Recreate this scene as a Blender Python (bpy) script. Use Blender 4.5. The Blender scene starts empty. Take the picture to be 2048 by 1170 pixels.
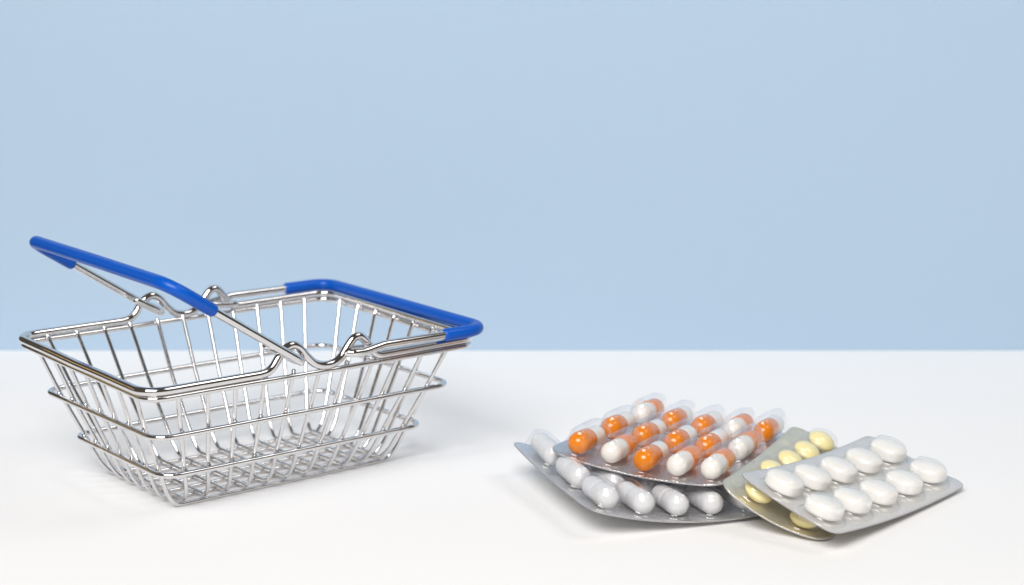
import bpy, bmesh, math, random
from mathutils import Vector, Matrix

# ------------------------------------------------------------------ set-up
sc = bpy.context.scene
COL = sc.collection
S = 0.14                       # metres per model unit (camera stands 0.14 m above the table)
random.seed(7)

cam_d = bpy.data.cameras.new("camera")
cam = bpy.data.objects.new("camera", cam_d)
COL.objects.link(cam)
cam.location = (0, 0, S)
cam.rotation_euler = (math.radians(90 - 11.130), 0, 0)
cam_d.sensor_width = 36.0
cam_d.lens = 62.89
cam_d.clip_start = 0.01
cam_d.clip_end = 20
cam_d.dof.use_dof = True
cam_d.dof.focus_distance = 3.16 * S
cam_d.dof.aperture_fstop = 17.0
cam_d.dof.aperture_blades = 0
sc.camera = cam

world = bpy.data.worlds.new("World")
sc.world = world
world.use_nodes = True
bg = world.node_tree.nodes["Background"]
bg.inputs[0].default_value = (1.0, 0.84, 0.70, 1)
bg.inputs[1].default_value = 0.09

def area(name, loc, target, sx, sy, power, col):
    l = bpy.data.lights.new(name, 'AREA')
    l.shape = 'RECTANGLE'; l.size = sx; l.size_y = sy
    l.energy = power; l.color = col
    o = bpy.data.objects.new(name, l)
    COL.objects.link(o)
    o.location = loc
    o.rotation_euler = (Vector(target) - Vector(loc)).to_track_quat('-Z', 'Y').to_euler()
    return o
TGT = (0.02, 0.45, 0.0)
area("key_softbox", (-0.22, -0.38, 0.80), TGT, 0.80, 0.54, 16.3, (1.0, 0.985, 0.97))
area("side_softbox", (0.95, 0.30, 1.35), TGT, 0.60, 0.60, 4.6, (1.0, 0.97, 0.94))
area("warm_lamp", (-1.05, 0.64, 0.27), (-0.1, 0.45, 0.03), 0.50, 0.07, 0.16, (1.0, 0.68, 0.25))

sc.view_settings.view_transform = 'Standard'
sc.view_settings.look = 'None'
sc.view_settings.exposure = 0.0
sc.view_settings.gamma = 1.0
sc.cycles.max_bounces = 16
sc.cycles.transparent_max_bounces = 24
sc.cycles.glossy_bounces = 8

# ------------------------------------------------------------------ materials
def new_mat(name):
    m = bpy.data.materials.new(name); m.use_nodes = True
    nt = m.node_tree
    return m, nt, nt.nodes["Principled BSDF"]

def set_in(b, **kw):
    for k, v in kw.items():
        b.inputs[k.replace('_', ' ')].default_value = v

def noise_bump(nt, b, scale, strength, dist, detail=4, coord='Object', vec=None):
    tc = nt.nodes.new("ShaderNodeTexCoord")
    n = nt.nodes.new("ShaderNodeTexNoise"); n.inputs["Scale"].default_value = scale; n.inputs["Detail"].default_value = detail
    bp = nt.nodes.new("ShaderNodeBump"); bp.inputs["Strength"].default_value = strength; bp.inputs["Distance"].default_value = dist
    nt.links.new(tc.outputs[coord], n.inputs["Vector"])
    nt.links.new(n.outputs["Fac"], bp.inputs["Height"])
    nt.links.new(bp.outputs["Normal"], b.inputs["Normal"])
    return tc, n, bp

def rough_noise(nt, b, tc, scale, lo, hi):
    n = nt.nodes.new("ShaderNodeTexNoise"); n.inputs["Scale"].default_value = scale; n.inputs["Detail"].default_value = 3
    r = nt.nodes.new("ShaderNodeMapRange"); r.inputs[3].default_value = lo; r.inputs[4].default_value = hi
    nt.links.new(tc.outputs["Object"], n.inputs["Vector"]); nt.links.new(n.outputs["Fac"], r.inputs[0])
    nt.links.new(r.outputs[0], b.inputs["Roughness"])

def paper(name, col, vary, tooth=0.12):
    m, nt, b = new_mat(name)
    set_in(b, Base_Color=(*col, 1), Roughness=0.9, Specular_IOR_Level=0.06)
    tc, n, bp = noise_bump(nt, b, 900, tooth, 0.0002)
    n2 = nt.nodes.new("ShaderNodeTexNoise"); n2.inputs["Scale"].default_value = 6; n2.inputs["Detail"].default_value = 5
    mx = nt.nodes.new("ShaderNodeMix"); mx.data_type = 'RGBA'
    mx.inputs[6].default_value = (*[c * (1 - vary) for c in col], 1); mx.inputs[7].default_value = (*[min(1, c * (1 + vary)) for c in col], 1)
    nt.links.new(tc.outputs["Object"], n2.inputs["Vector"]); nt.links.new(n2.outputs["Fac"], mx.inputs[0]); nt.links.new(mx.outputs[2], b.inputs["Base Color"])
    return m

M = {}
M['table'] = paper("white_paper", (0.875, 0.871, 0.870), 0.006)
M['blue_board'] = paper("pale_blue_card", (0.412, 0.536, 0.672), 0.0, 0.02)

m, nt, b = new_mat("chrome"); set_in(b, Base_Color=(0.73, 0.72, 0.72, 1), Metallic=1.0, Roughness=0.07)
tc, n, bp = noise_bump(nt, b, 260, 0.05, 0.0004, 3); rough_noise(nt, b, tc, 180, 0.05, 0.11)
M['chrome'] = m

m, nt, b = new_mat("blue_vinyl"); set_in(b, Base_Color=(0.0, 0.085, 0.47, 1), Roughness=0.36, Specular_IOR_Level=0.32)
tc, n, bp = noise_bump(nt, b, 300, 0.06, 0.0004, 2); rough_noise(nt, b, tc, 120, 0.26, 0.40)
M['vinyl'] = m

def gloss(name, col, rough, coat=0.6):
    m, nt, b = new_mat(name)
    set_in(b, Base_Color=(*col, 1), Roughness=rough, Coat_Weight=coat, Coat_Roughness=0.08)
    tc, n, bp = noise_bump(nt, b, 500, 0.03, 0.0002, 2)
    return m
M['orange_gel'] = gloss("orange_gelatin", (0.80, 0.232, 0.0), 0.16, 0.3)
M['white_gel'] = gloss("cream_gelatin", (0.88, 0.86, 0.79), 0.28)
M['grey_gel'] = gloss("white_gelatin", (0.72, 0.73, 0.73), 0.30)
M['white_tablet'] = gloss("white_tablet_coat", (0.90, 0.885, 0.86), 0.45, 0.12)
M['yellow_tablet'] = gloss("yellow_tablet_coat", (0.95, 0.85, 0.42), 0.35, 0.3)

def foil(name, col, rough, pitch, ang, strength, cross=False, metal=0.8):
    """metal foil with the embossed hatch of a blister pack (pitch in metres)"""
    m, nt, b = new_mat(name)
    set_in(b, Base_Color=(*col, 1), Metallic=metal, Roughness=rough, Coat_Weight=0.10, Coat_Roughness=0.2)
    uv = nt.nodes.new("ShaderNodeUVMap")
    h = None
    for k, a in enumerate((ang, ang + 90) if cross else (ang,)):
        mp = nt.nodes.new("ShaderNodeMapping"); mp.inputs["Rotation"].default_value = (0, 0, math.radians(a))
        w = nt.nodes.new("ShaderNodeTexWave"); w.wave_type = 'BANDS'; w.bands_direction = 'X'
        w.inputs["Scale"].default_value = 1.0 / pitch * 0.05 * 2 * math.pi / (2 * math.pi) ; w.inputs["Distortion"].default_value = 0.0
        w.inputs["Scale"].default_value = 2 * math.pi / (20.0 * pitch)
        nt.links.new(uv.outputs[0], mp.inputs[0]); nt.links.new(mp.outputs[0], w.inputs["Vector"])
        if h is None: h = w.outputs["Fac"]
        else:
            ad = nt.nodes.new("ShaderNodeMath"); ad.operation = 'ADD'
            nt.links.new(h, ad.inputs[0]); nt.links.new(w.outputs["Fac"], ad.inputs[1]); h = ad.outputs[0]
    n = nt.nodes.new("ShaderNodeTexNoise"); n.inputs["Scale"].default_value = 120; n.inputs["Detail"].default_value = 4
    nt.links.new(uv.outputs[0], n.inputs["Vector"])
    b2 = nt.nodes.new("ShaderNodeBump"); b2.inputs["Strength"].default_value = 0.7; b2.inputs["Distance"].default_value = 0.002
    nt.links.new(n.outputs["Fac"], b2.inputs["Height"])
    b1 = nt.nodes.new("ShaderNodeBump"); b1.inputs["Strength"].default_value = strength; b1.inputs["Distance"].default_value = 0.00016
    nt.links.new(h, b1.inputs["Height"]); nt.links.new(b2.outputs["Normal"], b1.inputs["Normal"])
    nt.links.new(b1.outputs["Normal"], b.inputs["Normal"])
    mr = nt.nodes.new("ShaderNodeMapRange"); mr.inputs[2].default_value = 2.0 if cross else 1.0; mr.inputs[3].default_value = rough + .14; mr.inputs[4].default_value = rough - .08
    nt.links.new(h, mr.inputs[0]); nt.links.new(mr.outputs[0], b.inputs["Roughness"])
    mc = nt.nodes.new("ShaderNodeMix"); mc.data_type = 'RGBA'
    mc.inputs[6].default_value = (*[c * .68 for c in col], 1); mc.inputs[7].default_value = (*[min(1, c * 1.38) for c in col], 1)  # shading of the hatch relief put into the colour: grooves darker, ridges lighter
    m2 = nt.nodes.new("ShaderNodeMapRange"); m2.inputs[2].default_value = 2.0 if cross else 1.0
    nt.links.new(h, m2.inputs[0]); nt.links.new(m2.outputs[0], mc.inputs[0]); nt.links.new(mc.outputs[2], b.inputs["Base Color"])
    return m
M['foil_A'] = foil("silver_foil_ribbed", (0.84, 0.845, 0.845), 0.26, 0.0010, 62, 0.9, False, 0.8)
M['foil_B'] = foil("silver_foil_fine", (0.80, 0.755, 0.755), 0.22, 0.0008, 35, 0.6, True, 0.97)
M['foil_C'] = foil("warm_grey_foil", (0.83, 0.72, 0.585), 0.34, 0.0005, 45, 0.3, True, 0.7)
M['foil_D'] = foil("silver_foil_hatched", (0.90, 0.86, 0.82), 0.50, 0.0009, 28, 1.0, False, 0.62)

m, nt, b = new_mat('foil_edge'); set_in(b, Base_Color=(0.45, 0.43, 0.45, 1), Metallic=0.6, Roughness=0.5)
M['foil_edge'] = m

def film(name, tint, lo, hi, milk, rough=0.07, mcol=(0.86, 0.82, 0.88)):
    m = bpy.data.materials.new(name); m.use_nodes = True
    nt = m.node_tree; nt.nodes.clear()
    out = nt.nodes.new("ShaderNodeOutputMaterial")
    tr = nt.nodes.new("ShaderNodeBsdfTransparent"); tr.inputs[0].default_value = (*tint, 1)
    gl = nt.nodes.new("ShaderNodeBsdfGlossy"); gl.inputs["Roughness"].default_value = rough; gl.inputs["Color"].default_value = (1, 1, 1, 1)
    fc = nt.nodes.new("ShaderNodeLayerWeight"); fc.inputs["Blend"].default_value = 0.5
    lw = nt.nodes.new("ShaderNodeMath"); lw.operation = 'POWER'; lw.inputs[1].default_value = 4.5
    nt.links.new(fc.outputs["Facing"], lw.inputs[0])
    mr = nt.nodes.new("ShaderNodeMapRange"); mr.inputs[1].default_value = 0.0; mr.inputs[2].default_value = 1.0; mr.inputs[3].default_value = lo; mr.inputs[4].default_value = hi
    mx = nt.nodes.new("ShaderNodeMixShader")
    tc = nt.nodes.new("ShaderNodeTexCoord"); n = nt.nodes.new("ShaderNodeTexNoise"); n.inputs["Scale"].default_value = 400; n.inputs["Detail"].default_value = 2
    bp = nt.nodes.new("ShaderNodeBump"); bp.inputs["Strength"].default_value = 0.25; bp.inputs["Distance"].default_value = 0.0005
    nt.links.new(tc.outputs["Object"], n.inputs["Vector"]); nt.links.new(n.outputs["Fac"], bp.inputs["Height"]); nt.links.new(bp.outputs["Normal"], gl.inputs["Normal"])
    nt.links.new(lw.outputs[0], mr.inputs[0]); nt.links.new(mr.outputs[0], mx.inputs[0])
    df = nt.nodes.new("ShaderNodeBsdfDiffuse"); df.inputs[0].default_value = (*mcol, 1)
    m0 = nt.nodes.new("ShaderNodeMixShader"); m0.inputs[0].default_value = milk
    nt.links.new(tr.outputs[0], m0.inputs[1]); nt.links.new(df.outputs[0], m0.inputs[2])
    nt.links.new(m0.outputs[0], mx.inputs[1]); nt.links.new(gl.outputs[0], mx.inputs[2]); nt.links.new(mx.outputs[0], out.inputs[0])
    return m
M['film'] = film("clear_blister_film", (0.985, 0.978, 0.985), 0.05, 0.55, 0.008, 0.045)
M['film_satin'] = film("satin_blister_film", (0.985, 0.985, 0.975), 0.06, 0.65, 0.14, 0.14, (0.88, 0.87, 0.85))

# ------------------------------------------------------------------ helpers
def obj(name, verts, faces, mat, parent=None, uvs=None, smooth=True):
    me = bpy.data.meshes.new(name)
    me.from_pydata(verts, [], faces); me.update()
    if smooth: me.polygons.foreach_set("use_smooth", [True] * len(me.polygons))
    if uvs is not None:
        l = me.uv_layers.new(name="UVMap")
        for p in me.polygons:
            for li in p.loop_indices: l.data[li].uv = uvs[me.loops[li].vertex_index]
    me.materials.append(mat)
    o = bpy.data.objects.new(name, me); COL.objects.link(o)
    if parent is not None: o.parent = parent
    return o

def thing(name, label, cat, loc=(0, 0, 0), rz=0, group=None):
    o = bpy.data.objects.new(name, None); COL.objects.link(o)
    o.empty_display_size = 0.01
    o.location = loc; o.rotation_euler = (0, 0, rz)
    o["label"] = label; o["category"] = cat
    if group: o["group"] = group
    return o

def box(name, x0, x1, y0, y1, z0, z1, mat, bev=0.0):
    bm = bmesh.new(); bmesh.ops.create_cube(bm, size=1)
    for v in bm.verts:
        v.co = Vector(((x0 + x1) / 2 + v.co.x * (x1 - x0), (y0 + y1) / 2 + v.co.y * (y1 - y0), (z0 + z1) / 2 + v.co.z * (z1 - z0)))
    if bev: bmesh.ops.bevel(bm, geom=bm.edges[:], offset=bev, segments=3, affect='EDGES')
    me = bpy.data.meshes.new(name); bm.to_mesh(me); bm.free(); me.materials.append(mat)
    o = bpy.data.objects.new(name, me); COL.objects.link(o)
    return o

def smooth_path(pts, n=6, closed=False):
    """Catmull-Rom through the points"""
    P = [Vector(p) for p in pts]; N = len(P); out = []
    rng = range(N) if closed else range(N - 1)
    for i in rng:
        p1, p2 = P[i], P[(i + 1) % N]
        p0 = P[i - 1] if (closed or i > 0) else p1 * 2 - p2
        p3 = P[(i + 2) % N] if (closed or i + 2 < N) else p2 * 2 - p1
        a, b_, c = (p1 - p0).length ** .5 or 1e-6, (p2 - p1).length ** .5 or 1e-6, (p3 - p2).length ** .5 or 1e-6
        m1 = ((p1 - p0) / a - (p2 - p0) / (a + b_) + (p2 - p1) / b_) * b_
        m2 = ((p2 - p1) / b_ - (p3 - p1) / (b_ + c) + (p3 - p2) / c) * b_
        for k in range(n):
            t = k / n; t2, t3 = t * t, t * t * t
            out.append(p1 * (2 * t3 - 3 * t2 + 1) + m1 * (t3 - 2 * t2 + t) + p2 * (-2 * t3 + 3 * t2) + m2 * (t3 - t2))
    if not closed: out.append(P[-1])
    return out

def fillet(pts, r, n=7, closed=False):
    """polyline with its corners rounded by quadratic arcs; r = tangent length (number or list)"""
    P = [Vector(p) for p in pts]; N = len(P); out = []
    for i in range(N):
        if not closed and i in (0, N - 1): out.append(P[i]); continue
        a, b_, c = P[i - 1], P[i], P[(i + 1) % N]
        rr = r[i] if isinstance(r, (list, tuple)) else r
        if rr <= 0: out.append(b_); continue
        p = b_ + (a - b_).normalized() * min(rr, (a - b_).length * .49)
        q = b_ + (c - b_).normalized() * min(rr, (c - b_).length * .49)
        for k in range(n + 1):
            t = k / n; w = 0.86
            d0, d1, d2 = (1 - t) ** 2, 2 * t * (1 - t) * w, t * t
            out.append((p * d0 + b_ * d1 + q * d2) / (d0 + d1 + d2))
    return out

def tube(path, r, closed=False, seg=14, cap=True, rfun=None):
    """verts, faces of a swept round wire (model units -> metres)"""
    P = [Vector(p) for p in path]
    Q = [P[0]]
    for p in P[1:]:
        if (p - Q[-1]).length > 1e-5: Q.append(p)
    if closed and (Q[0] - Q[-1]).length < 1e-5: Q.pop()
    P = Q; N = len(P)
    T = []
    for i in range(N):
        a = P[i - 1] if (closed or i > 0) else P[i]
        c = P[(i + 1) % N] if (closed or i < N - 1) else P[i]
        T.append((c - a).normalized())
    up = Vector((0, 0, 1)) if abs(T[0].z) < .9 else Vector((1, 0, 0))
    nrm = (up - T[0] * up.dot(T[0])).normalized()
    frames = []
    for i in range(N):
        nrm = (nrm - T[i] * nrm.dot(T[i])).normalized()
        frames.append((nrm.copy(), T[i].cross(nrm)))
    # close the twist
    tw = 0.0
    if closed:
        n2 = (frames[-1][0] - T[0] * frames[-1][0].dot(T[0])).normalized()
        tw = math.atan2(n2.dot(frames[0][1]), n2.dot(frames[0][0]))
    V, F = [], []
    rings = []
    def ring(c, a, b_, rr, off=0):
        base = len(V)
        for k in range(seg):
            th = 2 * math.pi * k / seg + off
            V.append((c + (a * math.cos(th) + b_ * math.sin(th)) * rr) * S)
        return base
    if cap and not closed:
        for t in (80, 55, 28):
            g = math.radians(t); rings.append(ring(P[0] - T[0] * r * .75 * math.sin(g), *frames[0], r * math.cos(g)))
    for i in range(N):
        rr = rfun(i / (N - 1)) * r if rfun else r
        rings.append(ring(P[i], *frames[i], rr, -tw * i / N if closed else 0))
    if cap and not closed:
        for t in (28, 55, 80):
            g = math.radians(t); rings.append(ring(P[-1] + T[-1] * r * .75 * math.sin(g), *frames[-1], r * math.cos(g)))
    R = len(rings)
    for i in range(R if closed else R - 1):
        a, b_ = rings[i], rings[(i + 1) % R]
        for k in range(seg):
            k2 = (k + 1) % seg
            F.append((a + k, a + k2, b_ + k2, b_ + k))
    if not closed:
        F.append(tuple(rings[0] + k for k in reversed(range(seg))))
        F.append(tuple(rings[-1] + k for k in range(seg)))
    return V, F

def add_tube(name, path, r, mat, parent, **kw):
    V, F = tube(path, r, **kw)
    return obj(name, V, F, mat, parent)

# ------------------------------------------------------------------ the setting
YB = 4.335 * S                                   # foot of the pale blue board
t = box("tabletop", -0.245, 0.62, -0.45, 0.80, -0.03, 0.0, M['table'], 0.003)
t["kind"] = "structure"
w = box("backdrop_wall", -0.24, 0.56, YB, YB + 0.006, -0.002, 0.27, M['blue_board'])
w["kind"] = "structure"

# ------------------------------------------------------------------ the wire basket
BX, BY, YAW = -0.5028, 3.3233, 0.67974
basket = thing("shopping_basket", "small empty chrome wire shopping basket with two blue handles, one raised", "basket", (BX * S, BY * S, 0), YAW)
CH = M['chrome']
RW, RR, RT, RG = 0.0039, 0.0053, 0.0079, 0.0119     # upright wire, ring wire, rim wire, grip
def tilt(y): return 0.018 * y
#        half length, half width, height, step along length, step along width
RING = [(0.2774, 0.1763, 0.0774, 0.04707, 0.04811), (0.3129, 0.2195, 0.1618, 0.05246, 0.05621), (0.3440, 0.2566, 0.2470, 0.0573, 0.0644)]
def jit(a): return random.uniform(-a, a)

for k, (hl, hw, z, s, tt) in enumerate(RING):
    e = 0.003
    hl += e; hw += e
    pts = []
    n = 5
    cs = [(-hl, -hw), (hl, -hw), (hl, hw), (-hl, hw)]
    for i in range(4):
        a, c = cs[i], cs[(i + 1) % 4]
        pts.append((a[0], a[1], z))
        for q in range(1, n):
            f = q / n
            pts.append((a[0] + (c[0] - a[0]) * f, a[1] + (c[1] - a[1]) * f, z + jit(.0008 if k == 2 else .0003)))
    pts = [(x, y, zz + (tilt(y) if k == 2 else 0)) for x, y, zz in pts]
    r = [(.036 if i % n == 0 else .02) for i in range(len(pts))]
    V, F = tube(fillet(pts, r, 9, closed=True), RR, closed=True)
    def bead(x, y, zz):                              # the squashed spot weld where a wire meets the ring
        base = len(V); q = .0046 * random.uniform(.85, 1.2)
        for a in range(1, 6):
            ph = math.pi * a / 6
            for b_ in range(8):
                th = 2 * math.pi * b_ / 8
                V.append(Vector((x + q * math.sin(ph) * math.cos(th), y + q * math.sin(ph) * math.sin(th), zz + q * 1.25 * math.cos(ph))) * S)
        for a in range(4):
            for b_ in range(8):
                c_ = (b_ + 1) % 8
                F.append((base + a * 8 + b_, base + (a + 1) * 8 + b_, base + (a + 1) * 8 + c_, base + a * 8 + c_))
        F.append(tuple(base + b_ for b_ in range(8))); F.append(tuple(base + 32 + b_ for b_ in reversed(range(8))))
    for i in range(11):
        for sy in (-1, 1): bead((i - 5) * s, sy * (hw - .0055), z + .0034 + (tilt(sy * hw) if k == 2 else 0))
    for i in range(7):
        for sx in (-1, 1): bead(sx * (hl - .0055), (i - 3) * tt, z + .0034 + (tilt((i - 3) * tt) if k == 2 else 0))
    obj("ring_wire", V, F, CH, basket)

def side_prof(h3, h2, h1, slope_ctrl, z0, zstart, flat):
    """outline of one upright: from above the top ring down to the flat bottom; returns (half width, z) list"""
    k = (h3 - h2) / (RING[2][2] - RING[1][2])
    top = [(h3 + k * .0085, RING[2][2] + .0085), (h3, RING[2][2]), (h2, RING[1][2]), (h1, RING[0][2])]
    m = (h2 - h1) / (RING[1][2] - RING[0][2])
    p0 = (h1 - m * (RING[0][2] - zstart), zstart); c = (h1 - m * (RING[0][2] - z0) - .004, z0); p2 = (flat, z0)
    arc = []
    for q in range(13):
        t_ = q / 12
        arc.append(tuple(p0[d] * (1 - t_) ** 2 + 2 * c[d] * t_ * (1 - t_) + p2[d] * t_ * t_ for d in (0, 1)))
    return top + arc

ZL, ZC = 0.0042, 0.0122
for i in range(11):                                  # wires running across the basket
    c = i - 5
    j = [jit(.0016) for _ in range(4)]
    prof = side_prof(.2566 - .0064, .2195 - .0064, .1763 - .0064, 0, ZC, .042, .119)
    def X(z):
        if z >= RING[1][2]: f = (z - RING[1][2]) / (RING[2][2] - RING[1][2]); return c * (RING[1][3] + f * (RING[2][3] - RING[1][3]))
        if z >= RING[0][2]: f = (z - RING[0][2]) / (RING[1][2] - RING[0][2]); return c * (RING[0][3] + f * (RING[1][3] - RING[0][3]))
        f = (z - ZC) / (RING[0][2] - ZC); return c * (.0428 + f * (RING[0][3] - .0428))
    near = [(X(z) + (j[0] if z > .2 else 0), -w_, z + (tilt(-w_) if z > .2 else 0)) for w_, z in prof]
    far = [(X(z) + (j[1] if z > .2 else 0), w_, z + (tilt(w_) if z > .2 else 0)) for w_, z in reversed(prof)]
    add_tube("cross_wire", near + far, RW, CH, basket)
for i in range(7):                                   # wires running along the basket
    c = i - 3
    prof = side_prof(.3440 - .0064, .3129 - .0064, .2774 - .0064, 0, ZL, .036, .221)
    def Y(z):
        if z >= RING[1][2]: f = (z - RING[1][2]) / (RING[2][2] - RING[1][2]); return c * (RING[1][4] + f * (RING[2][4] - RING[1][4]))
        if z >= RING[0][2]: f = (z - RING[0][2]) / (RING[1][2] - RING[0][2]); return c * (RING[0][4] + f * (RING[1][4] - RING[0][4]))
        f = (z - ZL) / (RING[0][2] - ZL); return c * (.0415 + f * (RING[0][4] - .0415))
    j = [jit(.0014) for _ in range(2)]
    lft = [(-w_, Y(z) + (j[0] if z > .2 else 0), z + (tilt(Y(z)) if z > .2 else 0)) for w_, z in prof]
    rgt = [(w_, Y(z) + (j[1] if z > .2 else 0), z + (tilt(Y(z)) if z > .2 else 0)) for w_, z in reversed(prof)]
    add_tube("lengthwise_wire", lft + rgt, RW, CH, basket)

# thick rim with two humps on each long side
HUMP = [(-.132, .0), (-.1137, .003), (-.1015, .011), (-.0885, .028), (-.0765, .0395), (-.0625, .0435), (-.049, .0375), (-.0345, .0205), (-.018, .0045), (.0, -.0025),
        (.022, -.002), (.041, .008), (.0565, .0265), (.069, .0385), (.0815, .0395), (.096, .026), (.1095, .0075), (.122, .0), (.138, -.001)]
RL, RWD = .3505, .2596
def zr(y): return .2602 + tilt(y)
def side(y, rev):
    L = [(x, y, zr(y) + dz) for x, dz in HUMP]
    L = smooth_path(L, 5)
    return list(reversed(L)) if rev else L
loop = []
corner = lambda x, y: Vector((x, y, zr(y)))
def arc_corner(a, b_, c, r):
    return fillet([a, b_, c], [0, r, 0], 10)[1:-1]
loop += side(-RWD, False)
loop += arc_corner(corner(.2, -RWD), corner(RL, -RWD), corner(RL, 0), .042)
loop += [corner(RL, -.1), corner(RL, .1)]
loop += arc_corner(corner(RL, 0), corner(RL, RWD), corner(.2, RWD), .042)
loop += side(RWD, True)
loop += arc_corner(corner(-.2, RWD), corner(-RL, RWD), corner(-RL, 0), .042)
loop += [corner(-RL, .1), corner(-RL, 0) + Vector((0, 0, -.001)), corner(-RL, -.1)]
loop += arc_corner(corner(-RL, 0), corner(-RL, -RWD), corner(-.2, -RWD), .042)
add_tube("rim_wire", loop, RT, CH, basket, closed=True, seg=18)

def handle(px, pz, L, ang, sgn, dip, lab):
    """U-shaped handle hooked under the humps; local a = distance from the pivot along the arm"""
    hy = .2754
    ca, sa = math.cos(ang), math.sin(ang)
    def W(a, y, lift=0.0):
        return Vector((px + sgn * (a * ca - lift * sa), y, pz + tilt(y) * .6 + a * sa + lift * ca))
    rad = .0163
    def hook(sy):
        pts = [W(.046, sy * (hy - 2 * rad), -.004 - dip), W(.02, sy * (hy - 2 * rad), -.002 - dip)]
        for q in range(9):
            th = math.pi * q / 8
            pts.append(W(-.004 - rad * math.sin(th), sy * (hy - rad - rad * math.cos(th)), -dip))
        pts += [W(.012, sy * hy, -dip), W(.03, sy * hy, -.6 * dip), W(.055, sy * hy, 0)]
        return pts
    near, far = hook(-1), hook(1)
    near = smooth_path(near, 3); far = smooth_path(far, 3)
    bar = fillet([W(.09, -hy), W(L, -hy), W(L, hy), W(.09, hy)], [0, .042, .042, 0], 12)
    wire = add_tube("handle", near + bar + list(reversed(far)), RT, CH, basket, seg=18)
    wire["label"] = lab
    g = fillet([W(L * .675, -hy), W(L, -hy), W(L, 0, .0005), W(L, hy), W(L * .655, hy)], [0, .042, 0.0, .042, 0], 12)
    add_tube("grip", g, RG, M['vinyl'], wire, seg=24)
handle(-.0655, .2815, .2895, 0.5837, -1, 0.0, "handle swung up and outwards over the left end")
handle(.0690, .2795, .2900, -0.008, 1, 0.007, "handle folded down on the right end of the rim")

# ------------------------------------------------------------------ blister packs
class Quad:
    """bent sheet over a quadratic height field, u to the right, v away"""
    def __init__(s, p, dz=0.0): s.p = p; s.dz = dz
    def pt(s, u, v):
        x, y, psi, su, sv, z0, a, b_, c, e, g = s.p[:11]
        co, si = math.cos(psi), math.sin(psi)
        z = z0 + a * u + b_ * v + c * u * u + e * v * v + g * u * v + s.dz
        return Vector((x + co * u - si * v, y + si * u + co * v, z))
class Bil:
    """bent sheet through four corners with a sag"""
    def __init__(s, c00, c10, c01, c11, sag, Lu, Lv):
        s.c = [Vector(q) for q in (c00, c10, c01, c11)]; s.sag = sag; s.Lu, s.Lv = Lu, Lv
    def pt(s, u, v):
        a, b_ = u / s.Lu, v / s.Lv
        c = s.c
        p = c[0] * ((1 - a) * (1 - b_)) + c[1] * (a * (1 - b_)) + c[2] * ((1 - a) * b_) + c[3] * (a * b_)
        p.z -= s.sag(a, b_)
        return p
def frame(sf, u, v):
    h = 1e-3
    du = (sf.pt(u + h, v) - sf.pt(u - h, v)); dv = (sf.pt(u, v + h) - sf.pt(u, v - h))
    n = du.cross(dv).normalized()
    vv = dv.normalized(); uu = vv.cross(n)
    return uu, vv, n
def lift(sf, u, v, h):
    return sf.pt(u, v) + frame(sf, u, v)[2] * h

def sheet(name, sf, u0, u1, v0, v1, rc, mat, parent, nu=40, nv=28, thick=.0022):
    V, F, UV = [], [], []
    def rnd(u, v):
        du = dv = 0; cu, cv = u, v
        if u < u0 + rc: cu = u0 + rc
        elif u > u1 - rc: cu = u1 - rc
        if v < v0 + rc: cv = v0 + rc
        elif v > v1 - rc: cv = v1 - rc
        du, dv = u - cu, v - cv
        if du and dv:
            k = max(abs(du), abs(dv)) / math.hypot(du, dv)
            return cu + du * k, cv + dv * k
        return u, v
    def lin(a, b_, n):
        m = max(4, n // 8)
        L = [a + rc * q / m for q in range(m)] + [a + rc + (b_ - a - 2 * rc) * q / n for q in range(n)] + [b_ - rc + rc * q / m for q in range(m + 1)]
        return L
    U, W_ = lin(u0, u1, nu), lin(v0, v1, nv)
    n1, n2 = len(U), len(W_)
    for lay in (0, 1):
        for v in W_:
            for u in U:
                a, b_ = rnd(u, v)
                V.append(lift(sf, a, b_, -thick * lay) * S); UV.append((a * S, b_ * S))
    o2 = n1 * n2
    for j in range(n2 - 1):
        for i in range(n1 - 1):
            q = j * n1 + i
            F.append((q, q + 1, q + 1 + n1, q + n1)); F.append((o2 + q, o2 + q + n1, o2 + q + 1 + n1, o2 + q + 1))
    edge = [i for i in range(n1)] + [j * n1 + n1 - 1 for j in range(1, n2)] + [(n2 - 1) * n1 + i for i in range(n1 - 2, -1, -1)] + [j * n1 for j in range(n2 - 2, 0, -1)]
    for k in range(len(edge)):
        a, c = edge[k], edge[(k + 1) % len(edge)]
        F.append((a, o2 + a, o2 + c, c))
    o = obj(name, V, F, mat, parent, UV)
    o.data.materials.append(M['foil_edge'])
    nf = (n1 - 1) * (n2 - 1) * 2
    for p in o.data.polygons:
        if p.index >= nf: p.material_index = 1; p.use_smooth = False
    return o

def outline(hl, r, n, kind, ex=2.5):
    """closed outline: 'stadium' (hl = half length along v, r = radius) or 'oval' (hl x r superellipse)"""
    pts = []
    for k in range(n):
        th = 2 * math.pi * k / n
        c, s_ = math.cos(th), math.sin(th)
        if kind == 'stadium':
            x = r * c; y = r * s_ + (hl - r) * (1 if s_ > 1e-9 else -1 if s_ < -1e-9 else 0)
        else:
            x = r * math.copysign(abs(c) ** (2 / ex), c); y = hl * math.copysign(abs(s_) ** (2 / ex), s_)
        pts.append((x, y))
    return pts

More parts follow.
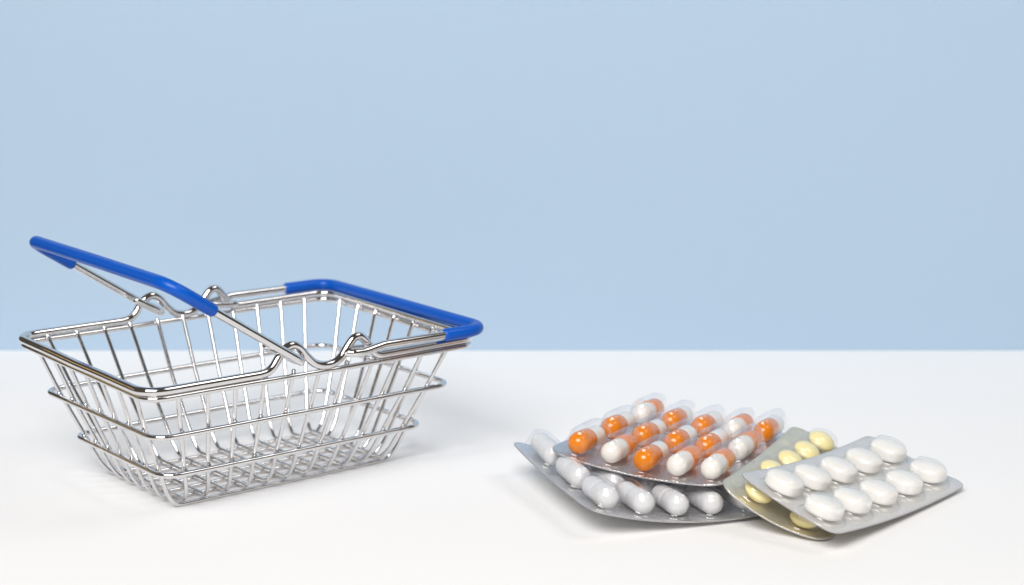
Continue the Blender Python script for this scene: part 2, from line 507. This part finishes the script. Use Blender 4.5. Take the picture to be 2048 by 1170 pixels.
def pocket(sf, u, v, hl, r, H, kind, parent, n=52, steep=.004, cham=.011, tip=0.0, flange=.006, ex=2.5, mat=None):
    prof = [(flange, .0003), (flange * .86, .0030), (flange * .30, .0036), (0.0, .0085), (-steep * .5, H * .42), (-steep, H * .68), (-steep - cham * .13, H * .80), (-steep - cham * .36, H * .89), (-steep - cham * .68, H * .955), (-steep - cham * 1.05, H * .985), (-steep - cham * 1.5, H)]
    V, F = [], []
    wob = [random.uniform(.985, 1.015) for _ in range(3)]
    for k, (d, h) in enumerate(prof):
        for x, y in outline(hl + d, r + d, n, kind, ex):
            hh = h * (1 + .012 * math.sin(x * 300 + wob[0] * 50) + .012 * math.sin(y * 220 + wob[1] * 70)) if k > 2 else h
            V.append(lift(sf, u + x, v + y, hh) * S)
    m = len(prof)
    for k in range(m - 1):
        for i in range(n):
            j = (i + 1) % n
            F.append((k * n + i, k * n + j, (k + 1) * n + j, (k + 1) * n + i))
    d, h = prof[-1]
    for f in (.55, ):
        base = len(V)
        for x, y in outline(hl + d, r + d, n, kind, ex): V.append(lift(sf, u + x * f, v + y * f if kind != 'stadium' else v + y * (1 - (1 - f) * .3), H * 1.01) * S)
        for i in range(n):
            j = (i + 1) % n
            F.append(((m - 1) * n + i, (m - 1) * n + j, base + j, base + i))
    V.append(lift(sf, u, v, H * 1.015) * S); ctr = len(V) - 1
    for i in range(n): F.append((base + i, base + (i + 1) % n, ctr))
    return obj("blister_pocket", V, F, mat or M['film'], parent)

def revolve(prof, C, axis, n=28):
    """surface of revolution round 'axis' through C; prof = [(t along axis, radius)]"""
    a = axis.normalized(); e1 = a.orthogonal().normalized(); e2 = a.cross(e1)
    V, F = [], []
    for t_, r in prof:
        for k in range(n):
            th = 2 * math.pi * k / n
            V.append((C + a * t_ + (e1 * math.cos(th) + e2 * math.sin(th)) * r) * S)
    m = len(prof)
    for q in range(m - 1):
        for k in range(n):
            k2 = (k + 1) % n
            F.append((q * n + k, q * n + k2, (q + 1) * n + k2, (q + 1) * n + k))
    F.append(tuple(k for k in reversed(range(n)))); F.append(tuple((m - 1) * n + k for k in range(n)))
    return V, F

def capsule(sf, u, v, L, r, front, cap_mat, body_mat, parent, gap=.002, wig=0.02, bl=None):
    """two-piece capsule lying along v; front=True puts the cap at the near end"""
    uu, vv, n = frame(sf, u, v)
    C = sf.pt(u, v) + n * (r * 1.03 + gap)
    ax = (-vv if front else vv)
    ax = (ax + uu * random.uniform(-wig, wig)).normalized()
    h = L / 2 - r
    def hemi(rr, t0, s):
        return [(t0 + s * rr * math.sin(math.radians(g)), rr * math.cos(math.radians(g))) for g in (0, 12, 24, 36, 48, 58, 68, 76, 83, 88)]
    rb, rc = r * .965, r * 1.02
    seam = random.uniform(-.06, .06) * L
    body = list(reversed(hemi(rb, -h, -1))) + [(-h * .6, rb), (-h * .2, rb), (seam + .012, rb)]
    V, F = revolve(body, C, ax)
    bo = obj("capsule", V, F, body_mat, parent)
    if bl: bo["label"] = bl
    capp = [(seam + .001, rb * .99), (seam, rc * .985), (seam + .0012, rc), (seam * .5 + h * .5, rc)] + hemi(rc, h - (rc - r) * .3, 1)
    V, F = revolve(capp, C, ax)
    obj("capsule_cap", V, F, cap_mat, bo)
    return bo

def tablet(sf, u, v, hl, hr, T, band, mat, parent, gap=.002, ex=2.4, n=40, dome=1.0):
    """pressed tablet: oval outline, straight band, domed faces"""
    uu, vv, nn = frame(sf, u, v)
    a = random.uniform(-.05, .05)
    uu, vv = uu * math.cos(a) + vv * math.sin(a), vv * math.cos(a) - uu * math.sin(a)
    tl = Vector((random.uniform(-.03, .03), random.uniform(-.03, .03)))
    nn = (nn + uu * tl.x + vv * tl.y).normalized()
    C = sf.pt(u, v) + nn * (T / 2 + gap)
    b2 = band / 2; d = T / 2 - b2
    prof = [(.0, -b2 - d), (.35, -b2 - d * .93), (.65, -b2 - d * .72), (.86, -b2 - d * .40), (.955, -b2 - d * .16), (.99, -b2), (1, -b2 * .5), (1, b2 * .5), (.99, b2), (.955, b2 + d * .16), (.86, b2 + d * .40), (.65, b2 + d * .72), (.35, b2 + d * .93), (.0, b2 + d)]
    V, F = [], []
    for f, h in prof:
        if f == 0: V.append((C + nn * h) * S); continue
        for x, y in outline(hl * f, hr * f, n, 'oval', ex): V.append((C + uu * x + vv * y + nn * h) * S)
    last = len(V) - 1
    m = len(prof) - 2
    for i in range(n):
        j = (i + 1) % n
        F.append((0, 1 + j, 1 + i)); F.append((1 + (m - 1) * n + i, 1 + (m - 1) * n + j, last))
        for k in range(m - 1):
            F.append((1 + k * n + i, 1 + k * n + j, 1 + (k + 1) * n + j, 1 + (k + 1) * n + i))
    return obj("tablet", V, F, mat, parent)

GRP = "blister packs fanned out on the white table"
# --- pack of white capsules, lying on the table, its left end curled up
PA = [0.15122, 2.97694, 0.35594, 0.06873, 0.12611, 0.03518, -0.29486, -0.01407, 0.63438, 0.20562, -0.1656]
sA = Quad(PA, .004)
pa = thing("blister_pack", "blister pack of plain white capsules at the bottom, under the orange capsules", "blister pack", (0, 0, 0), 0, GRP)
sheet("foil_sheet", sA, -.044, .355, -.073, .332, .034, M['foil_A'], pa)
for j in range(3):
    for i in range(5):
        u, v = i * PA[3] - .006, j * PA[4]
        pocket(sA, u, v, .0600, .0262, .0470, 'stadium', pa, flange=.004)
        capsule(sA, u, v - .002, .106, .0200, True, M['grey_gel'], M['grey_gel'], pa)
# --- pack of orange and cream capsules on top of it
PB = [0.13195, 3.16695, -0.4288, 0.06433, 0.16051, 0.07964, -0.19066, -0.07277, 0.50308, -0.01724, 0.11281]
sB = Quad(PB)
pb = thing("blister_pack", "blister pack of orange and cream capsules lying across the white capsules", "blister pack", (0, 0, 0), 0, GRP)
sheet("foil_sheet", sB, -.048, .287, -.066, .402, .040, M['foil_B'], pb)
FRONT = ["OWOWW", "OOOOW", "WOOWO"]                # colour of each capsule's near end, front row first
for j in range(3):
    for i in range(5):
        u, v = i * PB[3], j * PB[4]
        pocket(sB, u, v + .009, .0690, .0255, .0525, 'stadium', pb, flange=.0045, cham=.010)
        capsule(sB, u, v + .004, .116, .0202, FRONT[j][i] == 'O', M['orange_gel'], M['white_gel'], pb)
# --- pack of yellow tablets, leaning on the orange pack
sC = Bil((.533, 2.881, .006), (.732, 3.300, .008), (.355, 2.954, .085), (.546, 3.341, .085), lambda a, b_: .075 * b_ * (1 - b_) * (1 - .5 * a) + .03 * a * (1 - a), .44, .208)
pc = thing("blister_pack", "warm grey blister pack of yellow tablets, half hidden between the orange capsules and white tablets", "blister pack", (0, 0, 0), 0, GRP)
sheet("foil_sheet", sC, 0, .44, 0, .208, .030, M['foil_C'], pc)
for a, b_ in ((.103, .75), (.375, .81), (.567, .774), (.737, .73), (.905, .699), (.085, .288), (.36, .29), (.55, .28), (.73, .26), (.90, .25)):
    u, v = a * .44, b_ * .208
    pocket(sC, u, v, .0335, .0350, .034, 'oval', pc, flange=.005, ex=2.0)
    tablet(sC, u, v, .0262, .0285, .029, .003, M['yellow_tablet'], pc, ex=2.05)
# --- pack of white tablets, resting on the yellow pack and the table
sD = Bil((.532, 2.817, .040), (.842, 3.177, .014), (.389, 2.964, .100), (.694, 3.348, .062), lambda a, b_: .046 * a * (1 - a) + .02 * b_ * (1 - b_), .48, .22)
pd = thing("blister_pack", "silver blister pack of ten white oval tablets, the rightmost pack", "blister pack", (0, 0, 0), 0, GRP)
sheet("foil_sheet", sD, 0, .48, 0, .22, .023, M['foil_D'], pd)
for j in range(2):
    for i in range(5):
        u, v = (.088 + .198 * i) * .48, (.262 + .42 * j) * .22
        pocket(sD, u, v, .0366, .0353, .0355, 'oval', pd, flange=.008, ex=2.4, steep=.003, cham=.008, mat=M['film_satin'])
        tablet(sD, u, v, .0325, .0315, .0325, .016, M['white_tablet'], pd, ex=2.35)
